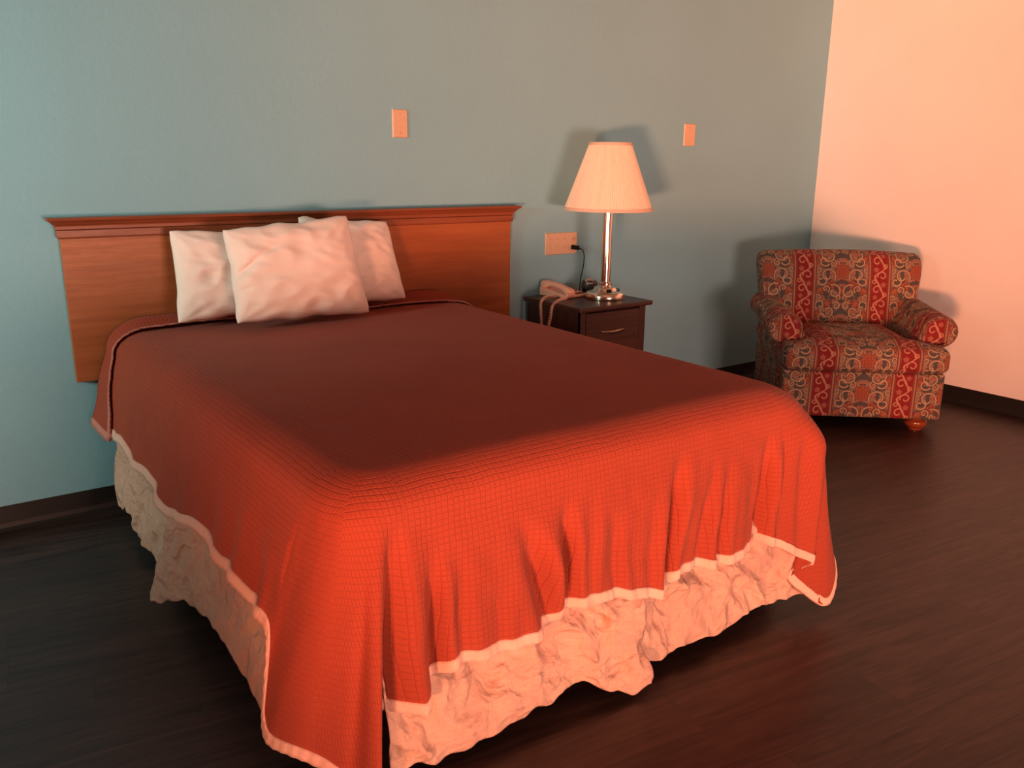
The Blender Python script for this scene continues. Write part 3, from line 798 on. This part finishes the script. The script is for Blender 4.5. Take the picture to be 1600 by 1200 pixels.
# pleated shade with real thickness
def shade():
    NP = 240; rows = 10; vs, fs = [], []
    def ring(r, z, sgn):
        for k in range(NP):
            a = 2*PI*k/NP; rr = r+.0012*(1 if k % 2 else -1)*sgn; vs.append((rr*math.cos(a), rr*math.sin(a), z))
    z0, z1, r0, r1 = .468, .806, .232, .107
    for i in range(rows+1): t = i/rows; ring(lerp(r0, r1, t), lerp(z0, z1, t), 1)
    for i in range(rows+1): t = 1-i/rows; ring(lerp(r0, r1, t)-.003, lerp(z0, z1, t), 1)
    n = 2*(rows+1)
    for i in range(n):
        j = (i+1) % n
        for k in range(NP):
            l = (k+1) % NP; fs.append((i*NP+k, i*NP+l, j*NP+l, j*NP+k))
    o = pydata('lamp_shade', vs, fs, M_SHADE, lamp, False)
    for nm, za, zb in (('shade_trim', .466, .482), ('shade_trim', .794, .809)):
        ra = lerp(r0, r1, (za-z0)/(z1-z0)); rb = lerp(r0, r1, (zb-z0)/(z1-z0))
        lathe(nm, [(ra+.0035, za), (rb+.0035, zb), (rb-.0055, zb), (ra-.0055, za), (ra+.0035, za)], M_SHADETRIM, o, 96, cap=False)
shade()
# spider holding the shade
bm = bmesh.new()
box_bm(bm, -.105, .105, -.0015, .0015, .790, .793); box_bm(bm, -.0015, .0015, -.105, .105, .790, .793); box_bm(bm, -.004, .004, -.004, .004, .700, .80)
bm_obj('shade_spider', bm, M_NICKEL, lamp)
# outlets sunk in the base
for an in (-115, -30):
    a = math.radians(an)
    bm = bmesh.new(); box_bm(bm, -.012, .012, -.002, .002, -.009, .009)
    o = bm_obj('base_socket', bm, M_BLACK, lamp, bevel=.001)
    o.location = (.073*math.cos(a), .073*math.sin(a), .049); o.rotation_euler = (math.radians(-40), 0, a+PI/2)

# ---------------------------------------------------------------- phone
ph = tag(empty('telephone', (2.975, -.115, .7305), math.radians(9)), 'beige corded desk telephone on the nightstand', 'telephone')
def wedge(name, x0, x1, y0, y1, zf, zb, mat, parent, bev, z00=0.0):
    vs = [(x0, y0, z00), (x1, y0, z00), (x1, y1, z00), (x0, y1, z00), (x0, y0, zf), (x1, y0, zf), (x1, y1, zb), (x0, y1, zb)]
    bm = bmesh.new(); v = [bm.verts.new(p) for p in vs]
    for f in ((0,3,2,1),(4,5,6,7),(0,1,5,4),(1,2,6,5),(2,3,7,6),(3,0,4,7)): bm.faces.new([v[i] for i in f])
    return bm_obj(name, bm, mat, parent, bevel=bev, seg=3)
wedge('body', -.085, .085, -.10, .10, .016, .046, M_PHONE, ph, .006)
wedge('keypad', -.005, .066, -.062, .050, .0245, .0415, M_PHONE, ph, .001, .02)
for r in range(4):
    for c in range(3):
        bm = bmesh.new(); box_bm(bm, -.008, .008, -.006, .006, 0, .004)
        k = bm_obj('key', bm, M_KEYS, ph, bevel=.001); y = -.045+r*.027
        k.location = (.010+c*.021, y, .0225+(y+.062)*.152+.0015)
bm = bmesh.new(); box_bm(bm, .006, .066, -.094, -.076, .0165, .0215); bm_obj('display_window', bm, M_KEYS, ph, bevel=.001)
# handset: grip arched between two cups
def handset():
    hs = empty('handset'); hs.parent = ph; hs.location = (-.050, 0, .022); hs.rotation_euler = (math.radians(8.5), 0, 0)
    # as one lofted mesh
    rows = [(-.112, .018, .004, .030), (-.106, .025, .0, .040), (-.085, .027, .0, .046), (-.068, .026, .004, .048), (-.055, .020, .022, .049), (-.02, .018, .028, .053),
            (.02, .018, .028, .053), (.055, .020, .022, .050), (.068, .026, .004, .050), (.085, .027, .0, .048), (.106, .025, .0, .043), (.112, .018, .004, .034)]
    vs, fs = [], []; n = 16
    for y, w, zb, zt in rows:
        for k in range(n):
            a = 2*PI*k/n; c, s = math.cos(a), math.sin(a)
            vs.append((math.copysign(abs(c)**.6, c)*w, y, (zb+zt)/2+math.copysign(abs(s)**.6, s)*(zt-zb)/2))
    for i in range(len(rows)-1):
        for k in range(n): a, b = i*n+k, i*n+(k+1) % n; fs.append((a, b, b+n, a+n))
    fs += [tuple(range(n))[::-1], tuple((len(rows)-1)*n+k for k in range(n))]
    o = pydata('handset', vs, fs, M_PHONE)
    o.parent = ph; o.location = hs.location; o.rotation_euler = hs.rotation_euler
    bpy.data.objects.remove(hs)
    o.modifiers.new('s', 'SUBSURF').render_levels = 1
    for y in (-.088, .088):
        bm = bmesh.new(); box_bm(bm, .0235, .0285, y-.004, y+.004, .016, .026); bm_obj('handset_slot', bm, M_DARKHOLE, o)
handset()
# coiled cord: a real helix from handset over the cabinet edge and back to the body
def coil():
    path = [(2.905, -.232, .760), (2.885, -.262, .748), (2.845, -.292, .742), (2.795, -.302, .738), (2.758, -.300, .712), (2.750, -.295, .66), (2.748, -.280, .60), (2.746, -.262, .54),
            (2.746, -.245, .525), (2.746, -.228, .54), (2.748, -.222, .60), (2.750, -.215, .66), (2.756, -.205, .715), (2.785, -.195, .737), (2.83, -.185, .738), (2.875, -.182, .737)]
    ctl = []; t = 0
    path = [(p[0]-.003, p[1], p[2]+.006) for p in path]
    for i, p in enumerate(path):
        if i: t += (Vector(p)-Vector(path[i-1])).length
        ctl.append((t,)+p)
    Lc = t; turns = int(Lc/.0088); N = turns*9; pts = []
    prev = None
    for i in range(N+1):
        u = Lc*i/N; c = Vector(cr(ctl, u)); c2 = Vector(cr(ctl, min(Lc, u+.003))); c1 = Vector(cr(ctl, max(0, u-.003)))
        d = (c2-c1).normalized()
        a = d.cross(Vector((0, .2, 1))).normalized() if prev is None else (prev-d*prev.dot(d)).normalized()
        prev = a; b = d.cross(a); an = 2*PI*turns*i/N
        pts.append(c+a*(.0068*math.cos(an))+b*(.0068*math.sin(an)))
    o = tube('coiled_cord', pts, .0021, M_PHONE, n=5)
    o.parent = ph; o.matrix_parent_inverse = ph.matrix_basis.inverted()
coil()

# ---------------------------------------------------------------- dark gadget
gd = tag(empty('desk_clock', (3.155, -.125, .7305)), 'small dark rounded gadget with a pale oval top, behind the lamp base', 'gadget')
gd.name = 'dark_gadget'
lathe('body', [(.030, 0), (.036, .004), (.040, .018), (.046, .036), (.047, .055), (.041, .068), (.030, .074)], M_GADGET, gd, 32)
o = lathe('pale_top', [(.001, -.004), (.024, -.004), (.027, .002), (.023, .006), (.010, .007)], M_PALE, gd, 32)
o.location = (-.014, -.018, .068); o.rotation_euler = (math.radians(24), math.radians(-18), 0)

# ---------------------------------------------------------------- wall plates
def plate(name, x0, x1, z0, z1, label, cat, screws):
    e = tag(empty(name, ((x0+x1)/2, 0, (z0+z1)/2)), label, cat)
    w, h = (x1-x0)/2, (z1-z0)/2
    vs = [(-w, 0, -h), (w, 0, -h), (w, 0, h), (-w, 0, h), (-w+.004, -.0065, -h+.004), (w-.004, -.0065, -h+.004), (w-.004, -.0065, h-.004), (-w+.004, -.0065, h-.004)]
    fs = [(4, 5, 6, 7), (0, 1, 5, 4), (1, 2, 6, 5), (2, 3, 7, 6), (3, 0, 4, 7), (3, 2, 1, 0)]
    pydata('cover', vs, fs, M_IVORY, e, False)
    for sx, sz in screws:
        s = lathe('screw', [(.0028, 0), (.0026, .0012), (.0005, .0014)], M_STEEL, e, 12); s.rotation_euler = (PI/2, 0, 0); s.location = (sx, -.0063, sz)
    if 'blank' in label: e['group'] = 'blank ivory wall plates'
    return e
sc = ((0, .042), (0, -.042))
plate('wall_plate', 2.006, 2.087, 1.542, 1.671, 'blank ivory wall plate above the headboard', 'wall plate', sc)
plate('wall_plate', 3.973, 4.068, 1.539, 1.668, 'blank ivory wall plate to the right of the lamp shade', 'wall plate', sc)
op = plate('outlet_plate', 2.932, 3.157, .940, 1.061, 'wide ivory outlet plate beside the lamp pole, above the telephone', 'outlet plate', [])
for gx in (-.078, -.028, .022):      # three blanked gangs: raised covers with screws
    for gz in (.030, -.012):
        s = lathe('screw', [(.0028, 0), (.0026, .0012), (.0005, .0014)], M_STEEL, op, 12); s.rotation_euler = (PI/2, 0, 0); s.location = (gx, -.0063, gz-.004)
def socket_face(z):
    o = lathe('socket_face', [(.0165, 0), (.0165, .002), (.015, .0026)], M_IVORY, op, 28); o.rotation_euler = (PI/2, 0, 0); o.location = (.083, -.0055, z)
    for dx, dz, w, h in ((-.006, .003, .0012, .0045), (.006, .003, .0012, .0035), (0, -.008, .0028, .0028)):
        s = box('slot', (-w, w, -.0006, .0006, -h, h), M_DARKHOLE, o)
        s.rotation_euler = (-PI/2, 0, 0); s.location = (dx, dz, .0026)
socket_face(.026); socket_face(-.022)

# power cord with plug
pc = tag(empty('power_cord', (3.14, -.02, .97)), 'black power cord plugged into the ivory outlet plate', 'cord')
bm = bmesh.new(); box_bm(bm, -.019, .019, -.032, -.0005, -.012, .012)
o = bm_obj('plug', bm, M_BLACK, pc, bevel=.004); o.location = (-.012, .0105, .006)
o.rotation_euler = (0, math.radians(8), 0)
cp = [(3.140, -.035, .972), (3.158, -.048, .966), (3.176, -.046, .94), (3.183, -.040, .90), (3.181, -.036, .86), (3.172, -.035, .82), (3.163, -.036, .78), (3.158, -.040, .745), (3.150, -.048, .734), (3.13, -.058, .7335),
      (3.10, -.050, .7335), (3.085, -.040, .7335)]
ctl = []; t = 0
for i, p in enumerate(cp):
    if i: t += (Vector(p)-Vector(cp[i-1])).length
    ctl.append((t,)+p)
o = tube('cable', [cr(ctl, t*i/80) for i in range(81)], .0029, M_BLACK, n=8); off(o, pc)

# ---------------------------------------------------------------- armchair
CH = tag(empty('armchair', (4.60, -1.45, 0), math.radians(-41)), 'armchair in red and tan damask striped upholstery, in the corner', 'armchair')
# local frame: x from 0 (its right front corner) to -.87 (left), y back, z up
CW = .87
def xprof(name, prof, x0, x1, vref, bulge=0.0, mat=M_DAMASK, endr=.02, n=26, topbow=0.0, taper=0.0, zref=0.5):
    """closed profile (y,z) swept along x with rounded ends; uv = (x+.435, arc from vref index)"""
    m = len(prof); acc = [0]
    for i in range(1, m+1): acc.append(acc[-1]+math.dist(prof[i-1], prof[i % m]))
    cy = sum(p[0] for p in prof)/m; cz = sum(p[1] for p in prof)/m
    vs, fs, uvs = [], [], []
    xs = []
    K = 6
    for i in range(K+1): a = PI/2*i/K; xs.append((x0+endr*(1-math.sin(a)), 1-(1-math.cos(a))*1.0 if False else a))
    st = []
    for i in range(K+1):
        a = PI/2*i/K; st.append((x0+endr*(1-math.sin(a)), endr*(1-math.cos(a))))
    st = st[::-1]
    st = [(x0+endr*(1-math.cos(PI/2*i/K)), endr*(1-math.sin(PI/2*i/K))) for i in range(K+1)]
    mid = [(lerp(x0+endr, x1-endr, i/n), 0) for i in range(1, n)]
    en = [(x1-(a-x0), b) for a, b in st[::-1]]
    rows = st+mid+en
    for x, ins in rows:
        u = (x-(x0+x1)/2)/((x1-x0)/2)
        for i in range(m):
            y, z = prof[i]
            # inward offset for the rounded ends
            dy, dz = y-cy, z-cz; L = math.hypot(dy, dz) or 1
            k = max(0, 1-ins/L)
            b = bulge*(1-abs(u)**2.5)
            yy = cy+dy*k; zz = cz+dz*k
            ty = -b if y < cy else 0
            zz += topbow*(1-u*u)*max(0, (z-zref))*1.0
            xx = x-(x-(x0+x1)/2)*taper*max(0, (zref+.3-z))
            vs.append((xx, yy+ty, zz)); uvs.append((xx+CW/2, acc[i]-acc[vref[0]]+vref[1]))
    for r in range(len(rows)-1):
        for i in range(m):
            j = (i+1) % m; a, b = r*m+i, r*m+j; fs.append((a, b, b+m, a+m))
    uvl = list(uvs)
    fs.append(tuple(range(m))[::-1]); fs.append(tuple((len(rows)-1)*m+k for k in range(m)))
    o = pydata(name, vs, fs, mat, CH, True, uvl)
    # end caps get their own flat mapping (y,z) so that the cloth does not smear
    l = o.data.uv_layers[0]
    for p in o.data.polygons:
        if abs(p.normal.x) > .75:
            for li in p.loop_indices:
                v = o.data.vertices[o.data.loops[li].vertex_index].co; l.data[li].uv = (v.y+.1, v.z+.1)
        elif abs(p.normal.y) < .2 and False: pass
    # seam of the closed profile
    for p in o.data.polygons:
        us = [l.data[li].uv[1] for li in p.loop_indices]
        if max(us)-min(us) > .5*acc[-1] and abs(p.normal.x) <= .75:
            for li in p.loop_indices:
                if l.data[li].uv[1] < (max(us)+min(us))/2: l.data[li].uv[1] += acc[-1]
    return o
def rrect(y0, y1, z0, z1, r, k=5, start=0):
    out = []
    for (cy, cz, a0) in ((y0+r, z0+r, PI), (y1-r, z0+r, 1.5*PI), (y1-r, z1-r, 0), (y0+r, z1-r, .5*PI)):
        for i in range(k+1): a = a0+PI/2*i/k; out.append((cy+r*math.cos(a), cz+r*math.sin(a)))
    return out
# orientation helper: profile runs front-bottom -> back-bottom -> back-top -> front-top; reverse so v grows upward on the front
def prep(pf): return pf[::-1]
# base frame
b1 = prep(rrect(0, .80, .075, .335, .018))
# after reversal the front face runs from top to bottom; use negative growth by flipping v below
def flipv(o, zc, vc):
    l = o.data.uv_layers[0]
    for d in l.data: d.uv[1] = -d.uv[1]
    return o
def front_uv(o, vmap):
    """front/top faces: v from z on the front, continued over the top by y"""
    l = o.data.uv_layers[0]
    for p in o.data.polygons:
        if abs(p.normal.x) > .75: continue
        for li in p.loop_indices:
            v = o.data.vertices[o.data.loops[li].vertex_index].co; l.data[li].uv = (v.x+CW/2, vmap(v))
    return o
bs = xprof('base', b1, -CW, 0, (0, 0), endr=.018)
front_uv(bs, lambda v: v.z-.215)
# T-shaped seat cushion: main block plus front wings, one mesh
def seat():
    bm = bmesh.new()
    x0, x1 = -CW-.005, .005; ax0, ax1 = -CW+.13, -.13
    yf, yt, yb = -.035, .13, .62; n = 40
    pts = []
    def outline(ins):
        # T outline, anticlockwise, inset by ins with rounded corners
        c = [(x0+ins, yf+ins, .05), (x1-ins, yf+ins, .05), (x1-ins, yt-ins, .02), (ax1-ins, yt-ins, .012), (ax1-ins, yb-ins, .03), (ax0+ins, yb-ins, .03), (ax0+ins, yt-ins, .012), (x0+ins, yt-ins, .02)]
        out = []; N = len(c)
        for i in range(N):
            p = Vector(c[i][:2]); a = Vector(c[i-1][:2]); b = Vector(c[(i+1) % N][:2]); r = c[i][2]
            da = (a-p).normalized(); db = (b-p).normalized()
            s, e = p+da*r, p+db*r
            for k in range(7):
                t = k/6; out.append(s.lerp(p, t).lerp(p.lerp(e, t), t))
        # resample edges
        return out
    z0, z1 = .338, .480
    rows = []
    R = .040
    for i in range(7):
        a = PI/2*i/6; rows.append((R*(1-math.sin(a)), z0+R*(1-math.cos(a))))
    for i in range(7):
        a = PI/2*i/6; rows.append((R*(1-math.cos(a)), z1-R+R*math.sin(a)))
    vs, fs, uv = [], [], []
    m = None
    for ins, z in rows:
        o_ = outline(ins); m = len(o_)
        for p in o_:
            bow = .012*math.sin(PI*(z-z0)/(z1-z0))
            yy = p.y-(bow if p.y < 0 else 0)
            vs.append((p.x, yy, z+(.018*(1-((p.x+CW/2)/.45)**2) if z > .44 else 0)))
    for r in range(len(rows)-1):
        for i in range(m): j = (i+1) % m; fs.append((r*m+i, r*m+j, (r+1)*m+j, (r+1)*m+i))
    # top: concentric insets toward the middle, crowned
    base = (len(rows)-1)*m
    fs.append(tuple(range(m))[::-1])
    steps = 8; prev = base
    for s in range(1, steps+1):
        f = s/steps; st = len(vs)
        for i in range(m):
            x, y, z = vs[base+i]; tx = min(max(x, -CW+.25), -.25); ty = min(max(y, .10), .45)
            vs.append((lerp(x, tx, f), lerp(y, ty, f), z+.030*math.sin(f*PI/2)+.004*noise.noise(Vector((x*6, y*6, f)))))
        for i in range(m): j = (i+1) % m; fs.append((prev+i, prev+j, st+j, st+i))
        prev = st
    fs.append(tuple(prev+i for i in range(m)))
    o = pydata('seat_cushion', vs, fs, M_DAMASK, CH, True, [(0, 0)]*len(vs))
    l = o.data.uv_layers[0]
    for p in o.data.polygons:
        side = abs(p.normal.x) > .8
        for li in p.loop_indices:
            v = o.data.vertices[o.data.loops[li].vertex_index].co
            l.data[li].uv = (v.y+.1, v.z-.41) if side else (v.x+CW/2, v.z-.41+max(0, v.y+.035))
    o.data.set_sharp_from_angle(angle=math.radians(50))
    pts = [Vector(vs[4*m+i]) for i in range(m)]
    return o
seat()
# back: tilted, rounded slab
def back():
    y0, tilt = .56, .17
    prof = []
    ctl = [(.0, .455, 0), (.0, .60, 0), (.0, .75, 0), (.005, .84, 0), (.03, .895, 0), (.075, .920, 0), (.14, .918, 0), (.185, .89, 0), (.20, .84, 0), (.20, .60, 0), (.20, .34, 0), (.0, .34, 0)]
    pf = []
    for i in range(len(ctl)):
        a, b = ctl[i], ctl[(i+1) % len(ctl)]
        for k in range(4):
            t = k/4; pf.append((lerp(a[0], b[0], t), lerp(a[1], b[1], t)))
    for k in range(2):  # smooth
        pf = [((pf[i-1][0]+2*pf[i][0]+pf[(i+1) % len(pf)][0])/4, (pf[i-1][1]+2*pf[i][1]+pf[(i+1) % len(pf)][1])/4) for i in range(len(pf))]
    pf = [(y0+y+tilt*(z-.45), z) for y, z in pf]
    o = xprof('backrest', pf, -CW-.045, .045, (0, 0), bulge=.022, endr=.035, n=30, topbow=.05, taper=.16, zref=.6)
    def vm(v):
        # on the front: height; over the top: continue
        return (v.z-.815)+max(0, (v.y-(y0+tilt*(v.z-.45))-.03))
    front_uv(o, vm)
    return o
back()
# arms: panel with outward roll, flaring forward
def arm(sgn):
    # x measured outward from the inner face; sgn -1 = chair's left side (x negative), +1 = right side
    xin = -.155 if sgn > 0 else -CW+.155
    def row(y):
        f = (y-.10)/.62                      # 0 front, 1 back
        zr = lerp(.548, .595, f); R = lerp(.098, .082, f); xc = lerp(.140, .150, f)     # roll centre and radius
        pf = []
        # inner face up
        pf.append((.03, .30)); pf.append((.03, .44)); pf.append((.032, zr-.03))
        for k in range(19):
            a = PI+(.05)-(PI+PI*.62)*k/18
            pf.append((xc+R*math.cos(a), zr+R*.92*math.sin(a)))
        pf.append((xc+.012, .50)); pf.append((xc+.028, .42)); pf.append((.150, .34)); pf.append((.150, .10)); pf.append((.13, .09)); pf.append((.04, .09)); pf.append((.03, .2))
        return pf
    ys = [.105, .106, .112, .125]+[lerp(.14, .72, i/14) for i in range(15)]
    vs, fs, uv = [], [], []
    m = None
    for ri, y in enumerate(ys):
        pf = row(y); m = len(pf); acc = 0
        cx = sum(p[0] for p in pf)/m; cz = sum(p[1] for p in pf)/m
        ins = (.022, .012, .004, 0)[ri] if ri < 4 else 0
        for i, (x, z) in enumerate(pf):
            if i: acc += math.dist(pf[i], pf[i-1])
            # roll stays round when inset: shrink towards the roll centre or the panel centre
            tx, tz = (.140, .548) if z > .45 else (.09, z)
            L = math.hypot(x-tx, z-tz) or 1; k = max(0, 1-ins/L)
            X = xin+sgn*(tx+(x-tx)*k); Z = tz+(z-tz)*k
            vs.append((X, y, Z)); uv.append((acc*1.0, y))
    for r in range(len(ys)-1):
        for i in range(m):
            j = (i+1) % m; q = (r*m+i, r*m+j, (r+1)*m+j, (r+1)*m+i); fs.append(q if sgn > 0 else q[::-1])
    q = tuple(range(m)); fs.append(q[::-1] if sgn > 0 else q)
    q = tuple((len(ys)-1)*m+i for i in range(m)); fs.append(q if sgn > 0 else q[::-1])
    o = pydata('armrest', vs, fs, M_DAMASK, CH, True, uv)
    bm = bmesh.new(); bm.from_mesh(o.data); bmesh.ops.recalc_face_normals(bm, faces=bm.faces); bm.to_mesh(o.data); bm.free()
    l = o.data.uv_layers[0]
    for p in o.data.polygons:
        for li in p.loop_indices:
            vi = o.data.loops[li].vertex_index; v = o.data.vertices[vi].co
            if p.normal.y < -.6: l.data[li].uv = (v.x+CW/2+(.17 if sgn < 0 else -.17), v.z-.5)
            elif abs(p.normal.x) > .8 and v.z < .5: l.data[li].uv = (v.y, v.z)
            else: l.data[li].uv = (v.y*1.0+.03, uv[vi][0]*.5)
    o.data.set_sharp_from_angle(angle=math.radians(60))
    # welt cord round the front face
    pts = [Vector(vs[m+i])+Vector((0, -.001, 0)) for i in range(2, m-6)]
    w = tube('welt', pts, .0042, M_WELT, n=6); w.parent = o
arm(1); arm(-1)
# bun feet
for fx_, fy_ in ((-.10, .075), (-CW+.10, .075), (-.075, .73), (-CW+.075, .73)):
    lathe('foot', [(.034, 0), (.037, .003), (.038, .010), (.046, .016), (.057, .025), (.062, .037), (.060, .050), (.050, .060), (.042, .064), (.040, .067), (.044, .070), (.044, .078)], M_BUN, CH, 32, (fx_, fy_, .0))

# ---------------------------------------------------------------- lights
def area(name, loc, target, sx, sy, power, col, spread=180):
    l = bpy.data.lights.new(name, 'AREA'); l.shape = 'RECTANGLE'; l.size = sx; l.size_y = sy; l.energy = power; l.color = col
    l.spread = math.radians(spread)
    o = bpy.data.objects.new(name, l); COL.objects.link(o); o.location = loc
    d = Vector(target)-Vector(loc); o.rotation_euler = d.to_track_quat('-Z', 'Y').to_euler(); return o
LIGHT_A = area('floor_bounce_stand_in', (1.4, YF+.02, .42), (1.9, 0, .55), 1.8, .72, 212, (1, .465, .335))  # added unseen low lamp, stands in for light off a sunlit floor
LIGHT_C = area('window_daylight', (XL+.03, -1.7, 2.0), (-.45, 0, 1.62), 1.0, 1.0, 20, (.92, 1, .80), 58)
LIGHT_E = area('added_low_beam', (-3.1, -5.5, .25), (5.2, -.75, 2.9), .8, .5, 80, (1, .32, .155), 48)  # added narrow beam with no opening behind it, aimed up past the bed
w = bpy.data.worlds.new('world'); scene.world = w; w.use_nodes = True
bg = w.node_tree.nodes['Background']; bg.inputs[0].default_value = (1, .6, .45, 1); bg.inputs[1].default_value = .15

# ---------------------------------------------------------------- camera
cam = bpy.data.cameras.new('camera'); co = bpy.data.objects.new('camera', cam); COL.objects.link(co)
cam.sensor_fit = 'HORIZONTAL'; cam.sensor_width = 36; cam.lens = 36*1338/1600; cam.clip_start = .05
X = Vector((.80922423, .14036219, -.57048629)); Y = Vector((-.58739327, .21180098, -.78109506)); Z = Vector((.01119334, .96718085, .25384229))
co.matrix_world = Matrix(((X[0], X[1], X[2], 0), (Y[0], Y[1], Y[2], -3.7233), (Z[0], Z[1], Z[2], 1.45), (0, 0, 0, 1)))
scene.camera = co
scene.view_settings.view_transform = 'Standard'; scene.view_settings.look = 'None'
scene.view_settings.exposure = 0; scene.view_settings.gamma = 1
scene.view_settings.use_curve_mapping = False
